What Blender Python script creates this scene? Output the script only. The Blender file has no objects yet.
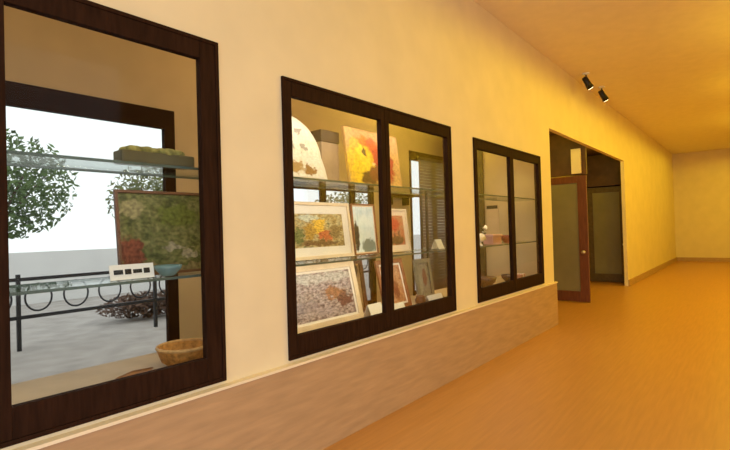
import bpy, bmesh, math, random
from mathutils import Vector, Matrix
random.seed(7)
sc = bpy.context.scene
COL = sc.collection
R = math.radians

# ------------------------------------------------------------------ materials
def new_mat(name):
    m = bpy.data.materials.new(name); m.use_nodes = True
    nt = m.node_tree; nt.nodes.clear()
    out = nt.nodes.new('ShaderNodeOutputMaterial')
    return m, nt, out

def mat(name, col, rough=.6, var=.12, scale=6., bump=0., metal=0., spec=.4, stretch=(1, 1, 1), col2=None):
    m, nt, out = new_mat(name)
    b = nt.nodes.new('ShaderNodeBsdfPrincipled')
    nt.links.new(b.outputs[0], out.inputs[0])
    tc = nt.nodes.new('ShaderNodeTexCoord'); mp = nt.nodes.new('ShaderNodeMapping')
    mp.inputs['Scale'].default_value = stretch
    nt.links.new(tc.outputs['Object'], mp.inputs[0])
    nz = nt.nodes.new('ShaderNodeTexNoise'); nz.inputs['Scale'].default_value = scale
    nz.inputs['Detail'].default_value = 5
    nt.links.new(mp.outputs[0], nz.inputs['Vector'])
    rp = nt.nodes.new('ShaderNodeValToRGB')
    c2 = col2 or tuple(c * (1 - var) for c in col)
    rp.color_ramp.elements[0].position = .3; rp.color_ramp.elements[1].position = .7
    rp.color_ramp.elements[0].color = (*c2, 1)
    rp.color_ramp.elements[1].color = (*[min(1, c * (1 + var * .5)) for c in col], 1)
    nt.links.new(nz.outputs['Fac'], rp.inputs[0])
    nt.links.new(rp.outputs[0], b.inputs['Base Color'])
    b.inputs['Roughness'].default_value = rough
    b.inputs['Metallic'].default_value = metal
    b.inputs['Specular IOR Level'].default_value = spec
    if bump:
        bp = nt.nodes.new('ShaderNodeBump'); bp.inputs['Strength'].default_value = bump
        bp.inputs['Distance'].default_value = .02
        nt.links.new(nz.outputs['Fac'], bp.inputs['Height'])
        nt.links.new(bp.outputs[0], b.inputs['Normal'])
    return m

def glass_mat(name, tint=(1, 1, 1), refl=.5):
    m, nt, out = new_mat(name)
    t = nt.nodes.new('ShaderNodeBsdfTransparent'); t.inputs[0].default_value = (*tint, 1)
    g = nt.nodes.new('ShaderNodeBsdfGlossy'); g.inputs['Roughness'].default_value = .02
    fr = nt.nodes.new('ShaderNodeFresnel'); fr.inputs[0].default_value = 1.45
    mu = nt.nodes.new('ShaderNodeMath'); mu.operation = 'MULTIPLY'; mu.inputs[1].default_value = refl
    nt.links.new(fr.outputs[0], mu.inputs[0])
    mx = nt.nodes.new('ShaderNodeMixShader')
    nt.links.new(mu.outputs[0], mx.inputs[0]); nt.links.new(t.outputs[0], mx.inputs[1]); nt.links.new(g.outputs[0], mx.inputs[2])
    nt.links.new(mx.outputs[0], out.inputs[0])
    return m

def emit_mat(name, col, s):
    m, nt, out = new_mat(name)
    e = nt.nodes.new('ShaderNodeEmission'); e.inputs[0].default_value = (*col, 1); e.inputs[1].default_value = s
    nt.links.new(e.outputs[0], out.inputs[0]); return m

def paint(name, ramp, blobs, nscale=5., warp=.3, rough=.5, brush=.45):
    """picture surface: noise ramp for the ground, soft patches of colour over it"""
    m, nt, out = new_mat(name)
    L = nt.links.new
    b = nt.nodes.new('ShaderNodeBsdfPrincipled'); b.inputs['Roughness'].default_value = rough
    b.inputs['Specular IOR Level'].default_value = .25
    L(b.outputs[0], out.inputs[0])
    tc = nt.nodes.new('ShaderNodeTexCoord')
    nz = nt.nodes.new('ShaderNodeTexNoise'); nz.inputs['Scale'].default_value = nscale; nz.inputs['Detail'].default_value = 6
    L(tc.outputs['Generated'], nz.inputs['Vector'])
    rp = nt.nodes.new('ShaderNodeValToRGB'); cr = rp.color_ramp
    while len(cr.elements) < len(ramp): cr.elements.new(.5)
    for i, c in enumerate(ramp):
        cr.elements[i].position = .28 + .44 * i / max(1, len(ramp) - 1); cr.elements[i].color = (*c, 1)
    L(nz.outputs['Fac'], rp.inputs[0])
    # warp
    nz2 = nt.nodes.new('ShaderNodeTexNoise'); nz2.inputs['Scale'].default_value = 9.; nz2.inputs['Detail'].default_value = 4
    L(tc.outputs['Generated'], nz2.inputs['Vector'])
    sb = nt.nodes.new('ShaderNodeVectorMath'); sb.operation = 'SUBTRACT'; sb.inputs[1].default_value = (.5, .5, .5)
    L(nz2.outputs['Color'], sb.inputs[0])
    sl = nt.nodes.new('ShaderNodeVectorMath'); sl.operation = 'SCALE'; sl.inputs['Scale'].default_value = warp
    L(sb.outputs[0], sl.inputs[0])
    ad = nt.nodes.new('ShaderNodeVectorMath'); ad.operation = 'ADD'
    L(tc.outputs['Generated'], ad.inputs[0]); L(sl.outputs[0], ad.inputs[1])
    cur = rp.outputs[0]
    for (u, v, ru, rv, c) in blobs:
        s1 = nt.nodes.new('ShaderNodeVectorMath'); s1.operation = 'SUBTRACT'; s1.inputs[1].default_value = (u, .5, v)
        L(ad.outputs[0], s1.inputs[0])
        s2 = nt.nodes.new('ShaderNodeVectorMath'); s2.operation = 'MULTIPLY'; s2.inputs[1].default_value = (1 / ru, 0, 1 / rv)
        L(s1.outputs[0], s2.inputs[0])
        ln = nt.nodes.new('ShaderNodeVectorMath'); ln.operation = 'LENGTH'; L(s2.outputs[0], ln.inputs[0])
        mr = nt.nodes.new('ShaderNodeMapRange'); mr.interpolation_type = 'SMOOTHSTEP'
        mr.inputs['From Min'].default_value = 1.15; mr.inputs['From Max'].default_value = .75
        L(ln.outputs['Value'], mr.inputs['Value'])
        mx = nt.nodes.new('ShaderNodeMix'); mx.data_type = 'RGBA'
        L(mr.outputs[0], mx.inputs[0]); L(cur, mx.inputs[6]); mx.inputs[7].default_value = (*c, 1)
        cur = mx.outputs[2]
    # brushwork: fine tonal variation over everything
    nz3 = nt.nodes.new('ShaderNodeTexNoise'); nz3.inputs['Scale'].default_value = 22.; nz3.inputs['Detail'].default_value = 3
    L(tc.outputs['Generated'], nz3.inputs['Vector'])
    r3 = nt.nodes.new('ShaderNodeMapRange'); r3.inputs['From Min'].default_value = .35; r3.inputs['From Max'].default_value = .65
    r3.inputs['To Min'].default_value = 1 - brush; r3.inputs['To Max'].default_value = 1 + brush * .5
    L(nz3.outputs['Fac'], r3.inputs['Value'])
    ml = nt.nodes.new('ShaderNodeVectorMath'); ml.operation = 'SCALE'; L(cur, ml.inputs[0]); L(r3.outputs[0], ml.inputs['Scale'])
    L(ml.outputs[0], b.inputs['Base Color'])
    return m

M = {}
M['wall'] = mat('cream_plaster', (.79, .655, .42), .75, .05, 3., .05)
M['wainscot'] = mat('tan_panel', (.47, .29, .15), .6, .14, 9., .1, stretch=(.4, 1, 3))
M['cap'] = mat('pale_trim', (.86, .72, .50), .5, .04)
M['floor'] = mat('honey_wood_floor', (.52, .25, .075), .38, .09, 7., .03, stretch=(.35, 5, 1), spec=.4)
M['ceiling'] = mat('ceiling_plaster', (.86, .74, .52), .8, .04)
M['dark'] = mat('dark_walnut', (.029, .0115, .0055), .7, .35, 18., .08, stretch=(3, 3, .3), spec=.05)
M['dark2'] = mat('black_brown_metal', (.03, .022, .018), .45, .2)
M['glass'] = glass_mat('clear_glass', (.97, .98, .97), .14)
M['shelfglass'] = glass_mat('shelf_glass', (.93, .965, .95), .45)
M['shelfedge'] = mat('green_glass_edge', (.10, .14, .12), .2, .2)
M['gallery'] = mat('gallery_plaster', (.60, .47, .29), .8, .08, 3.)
M['gallery_floor'] = mat('grey_tile', (.42, .38, .33), .5, .15, 4.)
M['deck'] = mat('display_board', (.50, .37, .22), .55, .12, 6.)
M['redwood'] = mat('red_mahogany', (.17, .055, .024), .4, .3, 14., .05, stretch=(4, 4, .4))
M['frosted'] = mat('frosted_green_glass', (.25, .22, .115), .35, .15, 2.)
M['olivewood'] = mat('olive_brown_wood', (.13, .085, .03), .5, .25, 14.)
M['olive'] = mat('olive_plaster', (.36, .27, .11), .8, .12, 3.)
M['brown'] = mat('dark_brown_panel', (.10, .045, .022), .6, .3, 5.)
M['black'] = mat('black_metal', (.012, .012, .012), .4, .2)
M['brass'] = mat('brushed_steel', (.7, .66, .58), .3, .1, metal=1.)
M['white'] = mat('white_card', (.88, .86, .80), .7, .03)
M['cream'] = mat('cream_frame_wood', (.78, .62, .42), .5, .08, 12.)
M['matb'] = mat('mat_board', (.85, .78, .66), .8, .03)
M['peach'] = mat('peach_mat_board', (.83, .66, .48), .8, .04)
M['brownframe'] = mat('brown_frame_wood', (.16, .07, .03), .45, .3, 16.)
M['redframe'] = mat('reddish_frame_wood', (.30, .11, .045), .45, .25, 16.)
M['greyframe'] = mat('grey_green_frame', (.20, .19, .14), .5, .2, 12.)
M['paving'] = mat('grey_paving', (.42, .38, .35), .85, .2, 3.)
M['leaf'] = mat('leaf_green', (.10, .16, .045), .7, .5, 2.)
M['leaf2'] = mat('leaf_olive', (.17, .19, .06), .7, .45, 2.)
M['bark'] = mat('bark', (.12, .08, .05), .9, .3, 12., .3)
M['iron'] = mat('black_iron', (.02, .02, .024), .5, .2)
M['whitewall'] = mat('white_render', (.82, .82, .82), .85, .06, 2.)
M['bulb'] = emit_mat('lamp_glow', (1., .78, .42), 9.)

# ------------------------------------------------------------------ mesh helpers
def box(bm, x0, x1, y0, y1, z0, z1, bev=0.):
    vs = [bm.verts.new(p) for p in ((x0, y0, z0), (x1, y0, z0), (x1, y1, z0), (x0, y1, z0),
                                    (x0, y0, z1), (x1, y0, z1), (x1, y1, z1), (x0, y1, z1))]
    fs = [bm.faces.new([vs[i] for i in q]) for q in
          ((0, 3, 2, 1), (4, 5, 6, 7), (0, 1, 5, 4), (1, 2, 6, 5), (2, 3, 7, 6), (3, 0, 4, 7))]
    if bev:
        es = list({e for f in fs for e in f.edges})
        bmesh.ops.bevel(bm, geom=es, offset=bev, segments=2, affect='EDGES', profile=.6)

def tube(bm, pts, rad, n=10, cap=True):
    pts = [Vector(p) for p in pts]
    if not isinstance(rad, (list, tuple)): rad = [rad] * len(pts)
    rings = []
    for i, p in enumerate(pts):
        t = (pts[min(i + 1, len(pts) - 1)] - pts[max(i - 1, 0)]).normalized()
        a = Vector((0, 0, 1)) if abs(t.z) < .9 else Vector((1, 0, 0))
        u = t.cross(a).normalized(); v = t.cross(u)
        rings.append([bm.verts.new(p + (u * math.cos(k * 2 * math.pi / n) + v * math.sin(k * 2 * math.pi / n)) * rad[i]) for k in range(n)])
    for a, b in zip(rings, rings[1:]):
        for k in range(n): bm.faces.new((a[k], a[(k + 1) % n], b[(k + 1) % n], b[k]))
    if cap:
        bm.faces.new(rings[0][::-1]); bm.faces.new(rings[-1])

def lathe(bm, prof, n=24, c=(0, 0, 0)):
    rings = []
    for r, z in prof:
        rings.append([bm.verts.new((c[0] + r * math.cos(k * 2 * math.pi / n), c[1] + r * math.sin(k * 2 * math.pi / n), c[2] + z)) for k in range(n)])
    for a, b in zip(rings, rings[1:]):
        for k in range(n): bm.faces.new((a[k], a[(k + 1) % n], b[(k + 1) % n], b[k]))
    bm.faces.new(rings[0][::-1]); bm.faces.new(rings[-1])

def ring(bm, c, ru, rv, rad, n=24, axis='y'):
    """closed hoop in the x-z plane"""
    rs = []
    for i in range(n):
        a = 2 * math.pi * i / n
        p = Vector((c[0] + ru * math.cos(a), c[1], c[2] + rv * math.sin(a)))
        u = Vector((math.cos(a), 0, math.sin(a))); v = Vector((0, 1, 0))
        rs.append([bm.verts.new(p + (u * math.cos(k * math.pi / 3) + v * math.sin(k * math.pi / 3)) * rad) for k in range(6)])
    for i in range(n):
        a, b = rs[i], rs[(i + 1) % n]
        for k in range(6): bm.faces.new((a[k], b[k], b[(k + 1) % 6], a[(k + 1) % 6]))

def prism(bm, poly, y0, y1):
    a = [bm.verts.new((x, y0, z)) for x, z in poly]; b = [bm.verts.new((x, y1, z)) for x, z in poly]
    bm.faces.new(a); bm.faces.new(b[::-1]); n = len(poly)
    for k in range(n): bm.faces.new((a[k], b[k], b[(k + 1) % n], a[(k + 1) % n]))

def obj(name, bm, m, parent=None, loc=(0, 0, 0), smooth=False):
    bmesh.ops.recalc_face_normals(bm, faces=bm.faces)
    me = bpy.data.meshes.new(name); bm.to_mesh(me); bm.free()
    me.materials.append(m)
    if smooth:
        for p in me.polygons: p.use_smooth = True
    o = bpy.data.objects.new(name, me); COL.objects.link(o); o.location = loc
    if parent: o.parent = parent
    return o

def bx(name, m, *a, parent=None, bev=0., loc=(0, 0, 0)):
    bm = bmesh.new(); box(bm, *a, bev=bev); return obj(name, bm, m, parent, loc)

def tag(o, label, cat, group=None, kind=None):
    o['label'] = label; o['category'] = cat
    if group: o['group'] = group
    if kind: o['kind'] = kind
    return o

def thing(name, label, cat, loc=(0, 0, 0), rot=(0, 0, 0), group=None):
    o = bpy.data.objects.new(name, None); COL.objects.link(o); o.empty_display_size = .1
    o.location = loc; o.rotation_euler = rot
    return tag(o, label, cat, group)

def struct(o):
    o['kind'] = 'structure'; return o

def copy_tree(o, parent=None):
    c = o.copy(); COL.objects.link(c)
    if parent: c.parent = parent
    for ch in list(o.children): copy_tree(ch, c)
    return c

# ------------------------------------------------------------------ layout
D = 2.46                 # the display wall's face
WT = .08                 # its thickness
CEIL = 4.2
CASES = [(-.68, 1.612, .685, 2.70), (2.105, 4.40, .685, 2.62), (4.92, 7.07, .69, 2.58)]
OP0, OP1, OPZ = 7.55, 13.0, 3.08     # tall opening

# wall with openings
bm = bmesh.new()
xs = [-3.0]
for a, b, z0, z1 in CASES:
    box(bm, xs[-1], a, D, D + WT, 0, CEIL)
    box(bm, a, b, D, D + WT, 0, z0); box(bm, a, b, D, D + WT, z1, CEIL); xs.append(b)
box(bm, xs[-1], OP0, D, D + WT, 0, CEIL)
box(bm, OP0, OP1, D, D + WT, OPZ, CEIL)
box(bm, OP1, 22, D, D + WT, 0, CEIL)
struct(obj('wall_left', bm, M['wall']))
struct(bx('wall_right', M['wall'], 3.2, 22, -2.66, -2.5, 0, CEIL))
struct(bx('wall_end', M['wall'], 22, 22.15, -2.66, D + WT, 0, CEIL))
struct(bx('ceiling', M['ceiling'], -3, 22.15, -2.66, D + WT, CEIL, CEIL + .15))
struct(bx('floor', M['floor'], -3, 22.15, -2.66, 3.75, -.1, 0))
struct(bx('floor_gallery', M['gallery_floor'], -3, 10.0, 3.75, 5.12, -.1, 0))

# wainscot with a rounded end at the opening, and its pale cap
bm = bmesh.new()
def wains(x0, x1, y, z0, z1, m, name, rnd):
    bm = bmesh.new()
    pl = [(x0, D), (x0, y)]
    for k in range(0, 7):
        a = k * math.pi / 12
        pl.append((x1 - rnd + rnd * math.sin(a), y + rnd - rnd * math.cos(a)))
    pl += [(x1, D)]
    a = [bm.verts.new((p[0], p[1], z0)) for p in pl]; b = [bm.verts.new((p[0], p[1], z1)) for p in pl]
    bm.faces.new(a); bm.faces.new(b[::-1]); n = len(pl)
    for k in range(n): bm.faces.new((a[k], b[k], b[(k + 1) % n], a[(k + 1) % n]))
    return struct(obj(name, bm, m))
wains(-3, OP0 + .035, D - .04, 0, .648, M['wainscot'], 'trim_1', .035)
wains(-3, OP0 + .045, D - .052, .648, .664, M['cap'], 'trim_2', .045)
struct(bx('baseboard_left', M['wainscot'], OP1, 22, D - .03, D, 0, .15))
struct(bx('baseboard_end', M['wainscot'], 21.97, 22, -2.5, D - .03, 0, .15))

# gallery shell behind the display wall
GY = 5.0
WINA = (-.9, 2.70, .03, 2.95)
WINB = (3.9, 6.25, .30, 2.28)
WINC = (7.36, 9.2, .30, 3.04)
bm = bmesh.new(); x = -3.
for a, b, z0, z1 in (WINA, WINB, WINC):
    box(bm, x, a, GY, GY + .12, 0, CEIL); box(bm, a, b, GY, GY + .12, 0, z0); box(bm, a, b, GY, GY + .12, z1, CEIL); x = b
box(bm, x, 10.0, GY, GY + .12, 0, CEIL)
struct(obj('wall_back', bm, M['gallery']))
struct(bx('wall_side', M['gallery'], -3.15, -3, D + WT, GY + .12, 0, CEIL))
struct(bx('ceiling_gallery', M['ceiling'], -3.15, 10.12, D + WT, GY + .12, CEIL, CEIL + .15))
struct(bx('wall_partition', M['gallery'], 7.62, 7.72, D + WT, 3.62, 0, CEIL))
struct(bx('wall_lobby', M['olive'], 7.72, 14.0, 3.62, 3.75, 0, CEIL))
struct(bx('wall_corner', M['gallery'], 10.0, 10.12, 3.75, GY + .12, 0, CEIL))
struct(bx('wall_far', M['olive'], 14.0, 14.12, D + WT, 3.75, 0, 3.4))
struct(bx('ceiling_lobby', M['brown'], 7.72, 14.12, D + WT, 3.62, 3.4, 3.5))
# dark corner post that ends the partition
struct(bx('trim_3', mat('olive_brown_post', (.075, .06, .025), .5, .25, 14.), 7.56, 7.74, 3.62, 3.80, 0, CEIL))

# gallery windows in the back wall
def back_window(name, W, muls, st, top, transoms=()):
    a, b, z0, z1 = W
    e = bpy.data.objects.new(name, None); COL.objects.link(e); e['kind'] = 'structure'; e.location = (a, GY, z0)
    w, h = b - a, z1 - z0
    bm = bmesh.new()
    box(bm, 0, st, -.015, .05, 0, h); box(bm, w - st, w, -.015, .05, 0, h)
    box(bm, st, w - st, -.015, .05, h - top, h); box(bm, st, w - st, -.015, .05, 0, .08)
    obj('window_frame', bm, M['dark'], e)
    for mx in muls: bx('mullion', M['dark'], mx - a - .05, mx - a + .05, -.012, .045, .08, h - top, parent=e)
    for tz in transoms: bx('transom', M['dark'], st, w - st, -.02, .06, tz - z0 - .03, tz - z0 + .03, parent=e)
    edges = [st] + [v for mx in muls for v in (mx - a - .05, mx - a + .05)] + [w - st]
    for i in range(0, len(edges), 2):
        bx('glass_pane', M['glass'], edges[i], edges[i + 1], .02, .03, .08, h - top, parent=e)
back_window('window_1', WINA, (.1,), .12, .21)
back_window('window_2', WINB, (5.05, 5.72), .09, .10)
back_window('window_3', WINC, (8.25,), .05, .17, (2.2,))

# ------------------------------------------------------------------ display cases
def display_case(C, label, backs, ST):
    a, b, z0, z1 = C; w, h = b - a, z1 - z0
    t = thing('display_case', label, 'display case', (a, D, z0), group='glazed display cases in the cream wall')
    bm = bmesh.new(); J = .022
    box(bm, 0, J, -.018, WT, 0, h, .003); box(bm, w - J, w, -.018, WT, 0, h, .003)
    box(bm, J, w - J, -.018, WT, h - J, h, .003); box(bm, J, w - J, -.018, WT, 0, J, .003)
    obj('outer_frame', bm, M['dark'], t)
    TP, BT, DP = .10, .135, .035
    for s in (0, 1):
        x0 = J + s * (w / 2 - J) + (.0015 if s else .0); x1 = x0 + w / 2 - J - .0015
        bm = bmesh.new()
        box(bm, x0, x0 + ST, -.012, DP, J, h - J, .004); box(bm, x1 - ST, x1, -.012, DP, J, h - J, .004)
        box(bm, x0 + ST, x1 - ST, -.012, DP, h - J - TP, h - J, .004); box(bm, x0 + ST, x1 - ST, -.012, DP, J, J + BT, .004)
        d = obj('door', bm, M['dark'], t)
        bx('glass_pane', M['glass'], x0 + ST, x1 - ST, .006, .012, J + BT, h - J - TP, parent=d)
    # deck and two glass shelves carried on slim metal pins
    bx('deck', M['deck'], 0, w + .44, .161, .84, .0, .045, parent=t)
    for zz in (1.965, 1.312):
        s = bx('shelf', M['shelfglass'], .012, w + .43, .17, backs, zz - z0 - .012, zz - z0, parent=t)
        bx('shelf_edge', M['shelfedge'], .012, w + .43, .162, .169, zz - z0 - .014, zz - z0 + .001, parent=s)
        bx('shelf_edge', M['shelfedge'], .012, w + .43, backs + .001, backs + .009, zz - z0 - .014, zz - z0 + .001, parent=s)
    for px in (.03, w + .424):
        bm = bmesh.new()
        box(bm, px - .012, px + .012, backs + .05, backs + .074, .045, 1.965 - z0 + .03)
        obj('upright', bm, M['black'], t)
    return t
SH_U, SH_M, DK = 1.9675, 1.3145, .7325
display_case(CASES[0], 'dark wood display case at the left edge, holding the green landscape painting', .60, .10)
display_case(CASES[1], 'large dark wood display case in the middle, filled with framed pictures', .60, .058)
display_case(CASES[2], 'smaller far display case beside the doorway, holding small ornaments', .60, .058)

# ------------------------------------------------------------------ framed pictures
def picture(label, x, y, z, w, h, lean, fw, fmat, mw, mmat, art, rotz=0., fd=.025, name='framed_picture', cat='framed picture', group=None):
    t = thing(name, label, cat, (x, y, z), (-R(lean), 0, R(rotz)), group)
    bm = bmesh.new()
    box(bm, 0, fw, -fd, 0, 0, h, .003); box(bm, w - fw, w, -fd, 0, 0, h, .003)
    box(bm, fw, w - fw, -fd, 0, 0, fw, .003); box(bm, fw, w - fw, -fd, 0, h - fw, h, .003)
    obj('frame', bm, fmat, t)
    bx('backing_board', M['brown'], fw, w - fw, -.006, -.001, fw, h - fw, parent=t)
    i = fw
    if mw:
        bm = bmesh.new(); o = fw + mw
        box(bm, fw, o, -.012, -.006, fw, h - fw); box(bm, w - o, w - fw, -.012, -.006, fw, h - fw)
        box(bm, o, w - o, -.012, -.006, fw, o); box(bm, o, w - o, -.012, -.006, h - o, h - fw)
        obj('mat_board', bm, mmat, t); i = o
    bx('artwork', art, i, w - i, -.010, -.0065, i, h - i, parent=t)
    strut(t, w / 2, h, lean)
    return t

def strut(t, xc, h, lean):
    c, s = math.cos(R(lean)), math.sin(R(lean))
    zt = .6 * h
    # foot on the shelf behind: world (dy, 0) -> local
    dy = zt * s + .3 * zt
    ly, lz = dy * c, dy * s
    bm = bmesh.new()
    tube(bm, [(xc, .004, zt), (xc, ly, lz + .006)], .006, 8)
    obj('stand', bm, M['black'], t)

# --- paintings
A_land = paint('green_landscape', [(.05, .055, .02), (.11, .12, .035), (.20, .19, .07), (.10, .11, .04)],
               [(.10, .25, .13, .22, (.20, .06, .03)), (.12, .80, .14, .12, (.30, .26, .12)), (.62, .72, .25, .16, (.13, .15, .03)),
                (.55, .30, .10, .05, (.36, .31, .2)), (.72, .22, .10, .05, (.36, .31, .2)), (.90, .15, .08, .04, (.34, .30, .2)),
                (.5, .04, .5, .07, (.24, .19, .08))], 7.)
A_arch = paint('rounded_sketch', [(.86, .80, .68), (.92, .88, .80), (.80, .72, .58)],
               [(.55, .80, .06, .07, (.45, .40, .34)), (.25, .74, .09, .03, (.5, .44, .36)), (.42, .56, .06, .07, (.40, .38, .36)), (.65, .50, .05, .06, (.42, .38, .34)),
                (.25, .18, .10, .09, (.36, .20, .07)), (.45, .16, .13, .10, (.48, .30, .12)), (.70, .13, .13, .09, (.34, .17, .06)), (.3, .30, .12, .04, (.6, .48, .3))], 6., brush=.1)
A_sun = paint('sunflower', [(.55, .30, .10), (.66, .38, .13), (.62, .36, .14)],
              [(.14, .34, .15, .42, (.88, .52, .05)), (.20, .26, .12, .26, (.95, .62, .03)), (.30, .70, .22, .18, (.85, .22, .015)), (.46, .66, .12, .22, (.75, .12, .015)),
               (.30, .50, .17, .20, (.95, .55, .02)), (.24, .60, .07, .16, (.95, .66, .05)), (.36, .36, .13, .10, (.95, .68, .04)), (.31, .60, .035, .06, (.12, .05, .01)),
               (.14, .72, .08, .10, (.90, .48, .06)), (.44, .46, .06, .07, (.93, .45, .03)), (.56, .52, .09, .20, (.50, .04, .02)),
               (.36, .13, .15, .13, (.10, .03, .012)), (.50, .22, .12, .14, (.20, .04, .02)), (.74, .36, .12, .30, (.42, .05, .03)), (.49, .40, .04, .05, (.85, .58, .35))], 4., .22, brush=.25)
A_water = paint('watercolour', [(.20, .14, .06), (.42, .30, .12), (.55, .47, .26), (.13, .15, .05)],
                [(.5, .62, .15, .26, (.80, .50, .07)), (.32, .45, .10, .26, (.50, .30, .06)), (.62, .34, .15, .16, (.55, .14, .06)), (.82, .45, .12, .22, (.26, .18, .08)),
                 (.10, .35, .09, .26, (.18, .20, .07)), (.5, .12, .38, .08, (.20, .11, .05)), (.3, .88, .2, .1, (.6, .62, .5))], 8.)
A_blue = paint('pale_blue_scene', [(.62, .80, .90), (.80, .93, 1.), (.52, .72, .82)],
               [(.10, .35, .13, .34, (.04, .04, .04)), (.70, .12, .40, .16, (.20, .27, .27))], 3., brush=.1)
A_red = paint('red_scene', [(.50, .15, .07), (.64, .24, .12), (.55, .32, .16)],
              [(.45, .70, .3, .25, (.62, .10, .05)), (.5, .16, .5, .15, (.20, .10, .04)), (.25, .3, .06, .2, (.22, .10, .05)), (.7, .32, .06, .2, (.25, .12, .06)), (.45, .3, .04, .16, (.25, .1, .05))], 6.)
A_crowd = paint('mauve_crowd', [(.10, .06, .06), (.30, .22, .21), (.50, .42, .40), (.17, .09, .075)],
                [(.5, .88, .55, .12, (.50, .46, .42)), (.68, .52, .16, .12, (.34, .16, .09)), (.85, .34, .12, .18, (.16, .07, .06)), (.25, .30, .18, .14, (.34, .28, .29)), (.45, .15, .3, .08, (.42, .34, .33))], 16., .4)
A_tan = paint('tan_study', [(.42, .25, .10), (.55, .36, .16)], [(.5, .85, .5, .2, (.10, .07, .05)), (.5, .06, .5, .07, (.08, .05, .03))], 5.)
A_rust = paint('rust_study', [(.34, .13, .05), (.52, .25, .12), (.60, .36, .2)], [(.6, .35, .16, .25, (.26, .08, .04)), (.3, .7, .2, .2, (.5, .33, .22))], 7.)
A_grey = paint('grey_study', [(.20, .18, .14), (.32, .30, .24), (.16, .11, .08)], [(.6, .55, .2, .28, (.22, .09, .07)), (.25, .35, .15, .3, (.36, .36, .28))], 6.)
A_topdark = mat('dark_header', (.09, .055, .03), .6, .2)

# left case
picture('green landscape painting with a thin dark frame on the shelf of the left display case', 1.17, 2.83, SH_M, .64, .52, 6, .018, M['brownframe'], 0, None, A_land, name='landscape_painting', cat='painting')

# middle case, upper shelf: round-topped panel
def arch_panel(label, x, y, z, w, h, lean):
    t = thing('sketch_panel', label, 'picture', (x, y, z), (-R(lean), 0, 0))
    pl = [(0, 0), (w, 0), (w * .97, h * .22)]
    for k in range(0, 11):
        a = k * math.pi / 20
        pl.append((w * .38 + w * .55 * math.cos(a), h * .38 + h * .62 * math.sin(a)))
    for k in range(1, 5):
        a = math.pi / 2 + k * math.pi / 8
        pl.append((.05 + .05 * math.cos(a), h - .05 + .05 * math.sin(a)))
    bm = bmesh.new(); prism(bm, pl, -.02, 0); obj('board', bm, M['matb'], t)
    cx, cz = w * .45, h * .48
    bm = bmesh.new(); prism(bm, [(cx + (p[0] - cx) * .90, cz + (p[1] - cz) * .90) for p in pl], -.0235, -.0205); obj('artwork', bm, A_arch, t)
    strut(t, w / 2, h, lean)
arch_panel('white panel with a rounded corner and figure sketches on the upper shelf', 2.22, 2.78, SH_U, .63, .53, 9)
# dark-topped box behind it
t = thing('storage_tin', 'tan upright box with a dark brown lid, beside the sunflower painting', 'box', (2.90, 2.95, SH_U))
bx('body', mat('tan_box', (.45, .31, .20), .6, .15, 9.), 0, .22, -.07, .05, 0, .37, parent=t, bev=.006)
bx('lid', A_topdark, -.006, .226, -.076, .056, .371, .475, parent=t, bev=.006)
# sunflower canvas
t = thing('sunflower_painting', 'bright yellow and orange sunflower canvas on the upper shelf', 'painting', (3.12, 2.78, SH_U), (-R(7), 0, 0))
bx('canvas', A_sun, 0, .80, -.03, 0, 0, .53, parent=t, bev=.004)
strut(t, .45, .52, 7)

# middle shelf
picture('cream-framed colourful watercolour in a wide white mat on the middle shelf', 2.50, 2.93, SH_M, .83, .50, 7, .028, M['cream'], .075, M['matb'], A_water)
picture('pale blue scene in a thin brown frame, right of the colourful watercolour', 3.38, 2.96, SH_M, .36, .50, 5, .014, M['redframe'], .012, M['peach'], A_blue)
picture('red scene in a peach mat and pale frame on the middle shelf', 3.80, 2.92, SH_M, .46, .46, 7, .022, M['cream'], .05, M['peach'], A_red)
# lower deck
picture('large mauve crowd scene in a cream frame leaning on the case floor', 2.42, 2.84, DK, .92, .55, 13, .055, M['cream'], .02, M['matb'], A_crowd)
picture('small tan study in a dark brown frame behind the large mauve crowd scene', 3.24, 3.05, DK, .42, .54, 8, .05, M['brownframe'], 0, None, A_tan)
picture('rust coloured study in a reddish wood frame below the red scene', 3.70, 2.86, DK, .46, .52, 14, .045, M['redframe'], .02, M['matb'], A_rust)
picture('grey study in a grey-green frame at the right end of the case floor', 4.48, 2.98, DK, .34, .47, 8, .05, M['greyframe'], 0, None, A_grey)

# small cards lying or folded on the deck and shelf
def card(label, x, y, z, w, h, rz=0, lines=True):
    t = thing('price_card', label, 'card', (x, y, z), (0, 0, R(rz)), 'small white cards')
    bm = bmesh.new(); prism_y = [(-.0, 0)]
    d = h * .45
    # tent card: two thin leaves
    for s in (-1, 1):
        v = [(-w / 2, s * d, 0), (w / 2, s * d, 0), (w / 2, 0, h), (-w / 2, 0, h)]
        th = .003 * s
        a = [bm.verts.new(p) for p in v]; b = [bm.verts.new((p[0], p[1] + th, p[2] + .001)) for p in v]
        bm.faces.new(a); bm.faces.new(b[::-1])
        for k in range(4): bm.faces.new((a[k], b[k], b[(k + 1) % 4], a[(k + 1) % 4]))
    obj('card_leaf', bm, M['white'], t)
card('white tent card in front of the small tan study', 3.49, 2.82, DK, .20, .12)
card('white tent card at the foot of the rust coloured study', 3.72, 2.735, DK, .26, .09)
card('white tent card in front of the grey study, right end of the case floor', 4.54, 2.80, DK, .30, .08)
card('white tent card on the middle shelf at its right end', 4.72, 2.84, SH_M, .13, .11)
# brown pot between cards
t = thing('small_pot', 'small brown pot between white cards on the case floor', 'pot', (4.26, 2.80, DK))
bm = bmesh.new(); lathe(bm, [(.035, 0), (.055, .03), (.06, .06), (.045, .09), (.05, .10), (.04, .10), (.035, .05)], 20)
obj('body', bm, mat('brown_glaze', (.16, .07, .035), .35, .2), t, smooth=True)

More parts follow.
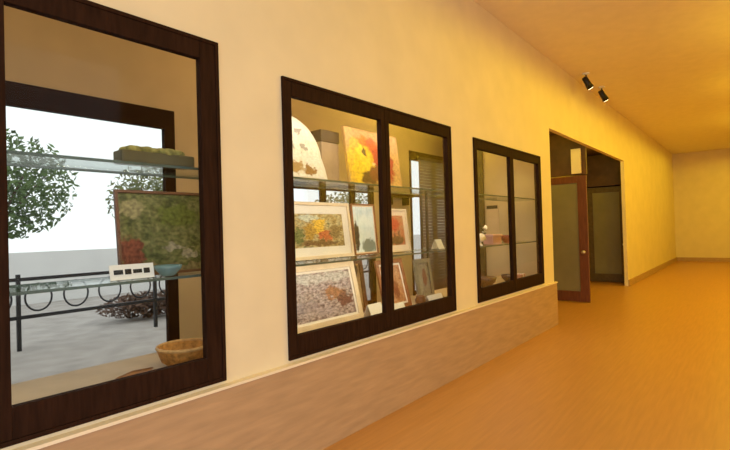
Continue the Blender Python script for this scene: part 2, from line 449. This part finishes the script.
# left case ornaments
t = thing('moss_planter', 'low planter of yellow-green moss on the upper shelf of the left display case', 'planter', (1.36, 2.74, SH_U))
bm = bmesh.new(); box(bm, -.22, .22, -.06, .06, 0, .075, .012); obj('trough', bm, mat('olive_trough', (.13, .11, .05), .6, .2), t)
bm = bmesh.new()
for k in range(26):
    x, y = random.uniform(-.18, .18), random.uniform(-.045, .045)
    bmesh.ops.create_icosphere(bm, subdivisions=2, radius=random.uniform(.022, .036), matrix=Matrix.Translation((x, y, .085)) @ Matrix.Diagonal((1.3, 1, .8, 1)))
o = obj('moss', bm, mat('moss', (.34, .31, .09), .9, .5, 30., .4), t, smooth=True)

t = thing('teal_bowl', 'small teal glass bowl beside the green landscape painting', 'bowl', (1.40, 2.70, SH_M))
bm = bmesh.new(); lathe(bm, [(.03, 0), (.04, .006), (.075, .045), (.08, .065), (.074, .065), (.068, .045), (.03, .014)], 24)
obj('body', bm, mat('teal_glass', (.16, .27, .27), .2, .15), t, smooth=True)
t = thing('caption_strip', 'white caption strip with dark marks below the green landscape painting', 'sign', (1.08, 2.72, SH_M), (-R(12), 0, 0))
bx('plate', M['white'], 0, .245, -.006, 0, 0, .085, parent=t, bev=.001)
bm = bmesh.new()
for x0, w_, z0, h_ in ((.02, .05, .03, .026), (.08, .035, .028, .03), (.125, .05, .032, .022), (.185, .035, .028, .03)): box(bm, x0, x0 + w_, -.0085, -.0061, z0, z0 + h_, .001)
obj('marks', bm, M['black'], t)
bm = bmesh.new(); tube(bm, [(.12, .003, .05), (.12, .028, .009)], .004, 6); obj('stand', bm, M['black'], t)

t = thing('shell_basket', 'orange-brown woven basket on the floor of the left display case', 'basket', (1.57, 2.84, DK))
bm = bmesh.new(); lathe(bm, [(.10, 0), (.14, .03), (.165, .10), (.17, .11), (.155, .11), (.135, .04), (.09, .014)], 28)
obj('body', bm, mat('wicker', (.56, .26, .06), .6, .4, 40., .5), t, smooth=True)
bm = bmesh.new(); ring(bm, (0, 0, 0), .163, .163, .011, 28)
bmesh.ops.rotate(bm, verts=bm.verts, cent=(0, 0, 0), matrix=Matrix.Rotation(math.pi / 2, 3, 'X')); bmesh.ops.translate(bm, verts=bm.verts, vec=(0, 0, .115))
obj('rim', bm, mat('wicker_rim', (.60, .34, .12), .6, .3, 40.), t, smooth=True)
t = thing('wooden_shell', 'flat brown carved leaf dish left of the orange-brown basket', 'dish', (1.24, 2.80, DK), (0, 0, R(20)))
bm = bmesh.new()
pl = [(.12 * math.cos(a) * (1 + .1 * math.cos(5 * a)), .06 * math.sin(a) * (1 + .1 * math.cos(5 * a))) for a in [k * math.pi / 14 for k in range(28)]]
a_ = [bm.verts.new((x * .7, y * .7, 0)) for x, y in pl]; b_ = [bm.verts.new((x, y, .025)) for x, y in pl]; c_ = [bm.verts.new((x * .8, y * .8, .014)) for x, y in pl]
bm.faces.new(a_[::-1]); bm.faces.new(c_)
for k in range(28):
    q = (k + 1) % 28; bm.faces.new((a_[k], a_[q], b_[q], b_[k])); bm.faces.new((b_[k], b_[q], c_[q], c_[k]))
obj('body', bm, mat('carved_wood', (.34, .15, .05), .5, .3, 20.), t, smooth=True)

# far case ornaments
t = thing('bird_figurine', 'white and pink ceramic bird on the middle shelf of the far display case', 'figurine', (5.62, 2.76, SH_M), (0, 0, R(-20)))
bm = bmesh.new()
tube(bm, [(-.16, 0, .10), (-.10, 0, .09), (-.03, 0, .085), (.05, 0, .11), (.09, 0, .17), (.10, 0, .215), (.125, 0, .235), (.15, 0, .228)],
     [.012, .035, .062, .06, .032, .03, .03, .006], 14)
tube(bm, [(0, 0, .0), (0, 0, .02), (0, 0, .06)], [.05, .03, .02], 12)
obj('body', bm, mat('white_glaze', (.85, .74, .68), .25, .1), t, smooth=True)
t = thing('pink_box', 'dusty pink box beside the ceramic bird in the far display case', 'box', (6.06, 2.78, SH_M))
bx('body', mat('pink_card', (.55, .27, .24), .6, .15), -.14, .14, -.07, .07, 0, .10, parent=t, bev=.006)
bx('lid', mat('pink_lid', (.60, .34, .30), .6, .15), -.147, .147, -.077, .077, .101, .135, parent=t, bev=.006)
def bowl(name, label, x, y, z, s, col, n=24):
    t = thing(name, label, 'bowl', (x, y, z))
    bm = bmesh.new(); lathe(bm, [(.05 * s, 0), (.055 * s, .012 * s), (.10 * s, .06 * s), (.115 * s, .11 * s), (.105 * s, .11 * s), (.09 * s, .06 * s), (.04 * s, .02 * s)], n)
    obj('body', bm, mat(name + '_glaze', col, .35, .2), t, smooth=True)
bowl('red_bowl', 'dark red bowl in the right half of the far display case', 6.56, 2.78, SH_M, 1.0, (.30, .05, .035))
bowl('wine_dish', 'low wine-red dish left of the ceramic bird', 5.30, 2.76, SH_M, .75, (.34, .07, .05))
bowl('brown_bowl', 'dark brown bowl on the floor of the far display case', 5.95, 2.84, DK + .005, 1.25, (.10, .05, .03))
bowl('black_bowl', 'black bowl right of the dark brown bowl on the case floor', 6.62, 2.80, DK + .005, 1.0, (.04, .025, .02))
t = thing('rose_parcel', 'rose coloured paper parcel at the right end of the far case', 'parcel', (6.88, 2.76, DK + .005))
bx('wrapper', mat('rose_paper', (.52, .26, .2), .7, .2), -.10, .10, -.07, .07, 0, .10, parent=t, bev=.015)
bx('ribbon', M['white'], -.012, .012, -.073, .073, .0, .104, parent=t, bev=.003)
# paper notice on the partition behind the far case
t = thing('wall_notice', 'beige paper notice with a black heading on the partition wall', 'notice', (7.62, 3.48, 1.30))
bx('sheet', mat('beige_paper', (.66, .50, .33), .8, .06), -.012, -.001, -.11, .11, 0, .62, parent=t)
bx('heading', M['black'], -.016, -.012, -.10, .10, .63 - .07, .63 - .012, parent=t)
# dark bar shelf on back wall
t = thing('wall_shelf', 'dark wooden wall shelf on the gallery back wall', 'shelf', (6.86, GY, 2.13))
bx('board', M['dark'], -.36, .36, -.18, -.001, 0, .07, parent=t, bev=.004)
for s in (-.25, .25):
    bm = bmesh.new(); prism(bm, [(s - .015, -.14), (s + .015, -.14), (s + .015, -.001), (s - .015, -.001)], -.14, -.002); obj('bracket', bm, M['dark'], t)
# grey-brown blind drawn across most of the third gallery window, daylight at its left edge
t = thing('window_blind', 'grey-brown slatted blind drawn in the gallery window with a bright strip at its left', 'blind', (7.60, GY - .06, .32))
bm = bmesh.new()
for k in range(44): box(bm, 0, 1.6, -.006 + .002 * (k % 2), .006, k * .058, k * .058 + .054)
obj('slats', bm, mat('blind_cloth', (.17, .155, .14), .8, .2, 4.), t)
bx('headrail', M['dark2'], -.02, 1.62, -.03, .03, 2.555, 2.62, parent=t)

# ------------------------------------------------------------------ doorway: glazed door leaf standing open, transom above
def glazed_door(label, x, y0, y1, z1, wood, name='glazed_door'):
    t = thing(name, label, 'door', (x, y0, 0))
    w = y1 - y0
    bm = bmesh.new(); S = .17
    box(bm, -.025, .025, 0, S, .01, z1, .004); box(bm, -.025, .025, w - S, w, .01, z1, .004)
    box(bm, -.025, .025, S, w - S, .01, .22, .004); box(bm, -.025, .025, S, w - S, z1 - .14, z1, .004)
    obj('door_frame', bm, wood, t)
    bx('glass_pane', M['frosted'], -.006, .006, S, w - S, .22, z1 - .14, parent=t)
    bm = bmesh.new()
    tube(bm, [(-.026, .085, 1.0), (-.032, .085, 1.0), (-.034, .085, 1.0), (-.06, .085, 1.0), (-.066, .085, 1.0), (-.085, .085, 1.0), (-.10, .085, 1.0)],
         [.034, .034, .014, .012, .03, .038, .022], 16)
    obj('knob', bm, M['brass'], t, smooth=True)
    return t
glazed_door('red-brown wooden door with a frosted green glass panel in the doorway', 9.93, 2.55, 3.60, 2.52, M['redwood'])
# header and transom over the open door
bm = bmesh.new(); box(bm, 9.90, 9.98, D + WT, 3.62, 2.54, 3.39); struct(obj('trim_4', bm, M['brown']))
struct(bx('trim_5', M['cap'], 9.84, 9.895, 2.625, 2.80, 2.56, 3.05))
# far lobby: dark header box and second glazed door at the end
struct(bx('trim_6', M['brown'], 13.6, 13.98, D + WT + .005, 3.60, 2.55, 3.38))
glazed_door('farther olive glazed wooden door at the end of the lobby', 13.72, 2.56, 3.55, 2.52, M['olivewood'])

# ------------------------------------------------------------------ ceiling spotlights
def spot(x, aim, label):
    t = thing('ceiling_spotlight', label, 'spotlight', (x, 2.22, CEIL - .001), (0, 0, 0), 'black ceiling spotlights above the doorway')
    bm = bmesh.new(); lathe(bm, [(.03, -.028), (.055, -.022), (.06, 0)], 20); obj('canopy', bm, M['white'], t)
    bm = bmesh.new(); tube(bm, [(0, 0, -.03), (0, 0, -.11)], .012, 8); obj('stem', bm, M['black'], t)
    p = Vector((0, 0, -.13)); d = Vector(aim).normalized()
    bm = bmesh.new(); tube(bm, [p - d * .07, p - d * .065, p + d * .06, p + d * .15], [.03, .045, .05, .062], 16)
    h = obj('lamp_head', bm, M['black'], t, smooth=True)
    bm = bmesh.new(); tube(bm, [p + d * .151, p + d * .156], .05, 16); obj('lens', bm, M['bulb'], h)
    return Vector((x, 2.22, CEIL - .001)) + p + d * .19, d
SP = []
for x, aim, lb in ((8.85, (.5, -.3, -.75), 'black ceiling spotlight above the doorway, nearest of the visible two'),
                   (9.95, (.5, -.3, -.75), 'farther black ceiling spotlight at the top right')):
    SP.append(spot(x, aim, lb))

# ------------------------------------------------------------------ outdoors beyond the gallery windows
struct(bx('ground', M['paving'], -14, 40, GY + .125, 40, -.14, -.04))
struct(bx('ground_front', M['paving'], -14, 3.19, -30, -2.67, -.14, -.04))
def railing(x0, x1, y, label):
    t = thing('iron_railing', label, 'railing', (x0, y, -.04))
    L = x1 - x0
    bx('top_rail', M['iron'], 0, L, -.02, .02, 1.0, 1.05, parent=t); bx('bottom_rail', M['iron'], 0, L, -.02, .02, .45, .50, parent=t)
    n = int(L / .5)
    for k in range(0, n + 1, 4): bx('post', M['iron'], k * .5 - .025, k * .5 + .025, -.025, .025, 0, 1.1, parent=t)
    for k in range(n):
        bm = bmesh.new(); ring(bm, (k * .5 + .25, 0, .75), .17, .20, .014, 20); obj('scroll', bm, M['iron'], t, smooth=True)
railing(-2.0, 12.0, 8.2, 'black iron railing with oval scrolls beyond the gallery windows')
gw = tag(bx('garden_wall', M['whitewall'], -8, 30, 14, 14.25, -.04, 1.25), 'long low white garden wall behind the iron railing', 'wall')
def tree(x, y, h, r, lm, label, nl=3200):
    t = thing('garden_tree', label, 'tree', (x, y, -.04), group='trees beyond the gallery windows')
    bm = bmesh.new(); tube(bm, [(0, 0, 0), (.05, 0, h * .4), (0, .05, h * .75)], [.14, .10, .05], 8)
    for k in range(4):
        a = k * 1.7; tube(bm, [(.03, 0, h * .42), (r * .6 * math.cos(a), r * .6 * math.sin(a), h * .75)], [.05, .02], 6)
    obj('trunk', bm, M['bark'], t)
    bm = bmesh.new()
    for k in range(nl):
        v = Vector((random.gauss(0, 1), random.gauss(0, 1), random.gauss(0, 1))).normalized() * (random.random() ** .4)
        c = Vector((v.x * r, v.y * r, h * .68 + v.z * h * .34))
        s = random.uniform(.06, .14); u = Vector((random.uniform(-1, 1), random.uniform(-1, 1), random.uniform(-1, 1))).normalized()
        w = u.orthogonal().normalized()
        vs = [bm.verts.new(c + p) for p in (u * s, w * s * .5, -u * s, -w * s * .5)]
        bm.faces.new(vs)
    obj('foliage', bm, lm, t)
for i, (x, y, h, r, k) in enumerate(((3.4, 16, 4.6, 2.0, 0), (9.0, 17, 4.4, 2.2, 1), (14.5, 16.5, 3.0, 1.8, 0), (20, 18, 3.8, 2.2, 1), (-3.0, 17, 3.2, 1.8, 1))):
    tree(x, y, h, r, M['leaf'] if k == 0 else M['leaf2'],
         ['dark green tree behind the white garden wall', 'olive green tree behind the white garden wall'][k])

t = thing('brown_shrub', 'low reddish-brown shrub on the paving behind the iron railing', 'shrub', (4.4, 9.3, -.04))
bm = bmesh.new()
for k in range(9):
    a = k * .7; tube(bm, [(0, 0, 0), (.25 * math.cos(a), .2 * math.sin(a), .2), (.6 * math.cos(a), .4 * math.sin(a), .36)], [.02, .014, .006], 6)
obj('stem', bm, M['bark'], t)
bm = bmesh.new()
for k in range(1500):
    v = Vector((random.gauss(0, 1), random.gauss(0, 1), random.gauss(0, 1))).normalized() * (random.random() ** .4)
    c = Vector((v.x * .95, v.y * .5, .27 + v.z * .24)); u = Vector((random.uniform(-1, 1), random.uniform(-1, 1), random.uniform(-1, 1))).normalized(); w = u.orthogonal().normalized(); q = random.uniform(.03, .07)
    bm.faces.new([bm.verts.new(c + p) for p in (u * q, w * q * .5, -u * q, -w * q * .5)])
obj('foliage', bm, mat('leaf_brown', (.13, .07, .045), .8, .5, 3.), t)

# ------------------------------------------------------------------ light
w = bpy.data.worlds.new('sky'); sc.world = w; w.use_nodes = True
nt = w.node_tree; nt.nodes.clear()
wo = nt.nodes.new('ShaderNodeOutputWorld'); bg = nt.nodes.new('ShaderNodeBackground')
bg.inputs[0].default_value = (.93, .97, 1., 1); bg.inputs[1].default_value = 1.3
nt.links.new(bg.outputs[0], wo.inputs[0])

def lamp(kind, name, loc, energy, col, aim=None, size=.2, angle=80, blend=.8, sy=None):
    l = bpy.data.lights.new(name, kind); l.energy = energy; l.color = col
    if kind == 'SPOT': l.spot_size = R(angle); l.spot_blend = blend; l.shadow_soft_size = size
    elif kind == 'AREA':
        l.size = size
        if sy: l.shape = 'RECTANGLE'; l.size_y = sy
    else: l.shadow_soft_size = size
    o = bpy.data.objects.new(name, l); COL.objects.link(o); o.location = loc
    if aim is not None:
        o.rotation_euler = (Vector(aim) - Vector(loc)).to_track_quat('-Z', 'Y').to_euler()
    return o
WARM = (1., .755, .05); YEL = (1., .75, .01); WARM2 = (1., .70, .36)
for (p, d) in SP:
    lamp('SPOT', 'spot_beam', p, 40, WARM, p + d, .06, 70)
# corridor ceiling lamps along the ceiling
for x, e, c in ((3.4, 80, YEL), (6.2, 175, YEL), (8.8, 215, WARM), (11.5, 240, WARM), (15., 220, WARM), (19., 230, WARM)):
    lamp('SPOT', 'corridor_downlight', (x, -.6, CEIL - .02), e, c, (x, -.3, 0), .08, 172, .2)
for x in (8., 11.5, 15.5):  # unseen spots added as fill, aimed up to brighten the ceiling
    lamp('SPOT', 'ceiling_fill', (x, -1.4, 3.1), 85, WARM, (x, -1.3, CEIL), .1, 150, .6)
# daylight through the glazed front behind the viewer
lamp('AREA', 'front_daylight', (-.6, -2.4, 1.4), 66, (.95, .97, 1.12), (1.3, 2.4, 1.0), 3.0, sy=2.4)
# gallery lamps; the rightmost is added out of sight to brighten the partition
lamp('SPOT', 'gallery_spot', (3.2, 2.72, 3.3), 9, WARM2, (3.25, 2.9, 2.1), .04, 60)
for x, e in ((1.2, 6), (3.6, 18), (6.2, 17), (6.9, 26)):
    if e: lamp('POINT', 'gallery_light', (x, 3.9, 3.5), e, WARM if x > 6.5 else WARM2, None, .12)
for (a_, b_, z0, z1), e in zip(CASES, (4, 8, 7)):  # added fill hidden behind each top rail, brightens the case contents
    xm = (a_ + b_) / 2
    o = lamp('AREA', 'case_fill', (xm, 2.575, z1 - .035), e, (1., .86, .62), None, b_ - a_ - .1, sy=.03)
    o.rotation_euler = (R(28), 0, 0)
    for zz, k in ((1.948, .45), (1.295, .45)):  # more added fill under the shelves, for the lower pictures and ornaments
        o = lamp('AREA', 'shelf_fill', (xm, 2.645, zz), e * k, (1., .90, .72), None, b_ - a_ - .1, sy=.015)
        o.rotation_euler = (R(32), 0, 0)
lamp('POINT', 'lobby_lamp', (9.0, 3.1, 3.1), 13, WARM, None, .1)
lamp('POINT', 'lobby_lamp', (12.0, 3.1, 3.1), 15, WARM, None, .1)

# ------------------------------------------------------------------ camera
yaw, pitch, roll = .694, .012, .029
F = Vector((math.cos(yaw) * math.cos(pitch), math.sin(yaw) * math.cos(pitch), math.sin(pitch)))
Rt = Vector((math.sin(yaw), -math.cos(yaw), 0)); U = Rt.cross(F)
R2 = Rt * math.cos(roll) - U * math.sin(roll); U2 = Rt * math.sin(roll) + U * math.cos(roll)
cam = bpy.data.cameras.new('camera'); co = bpy.data.objects.new('camera', cam); COL.objects.link(co)
m3 = Matrix((R2, U2, -F)).transposed()
co.matrix_world = Matrix.Translation((0, 0, 1.55)) @ m3.to_4x4()
cam.sensor_width = 36; cam.lens = 36 * 470 / 730; cam.clip_end = 200
sc.camera = co
vs = sc.view_settings
vs.view_transform = 'Standard'; vs.look = 'None'; vs.gamma = 1; vs.exposure = 0; vs.use_curve_mapping = False
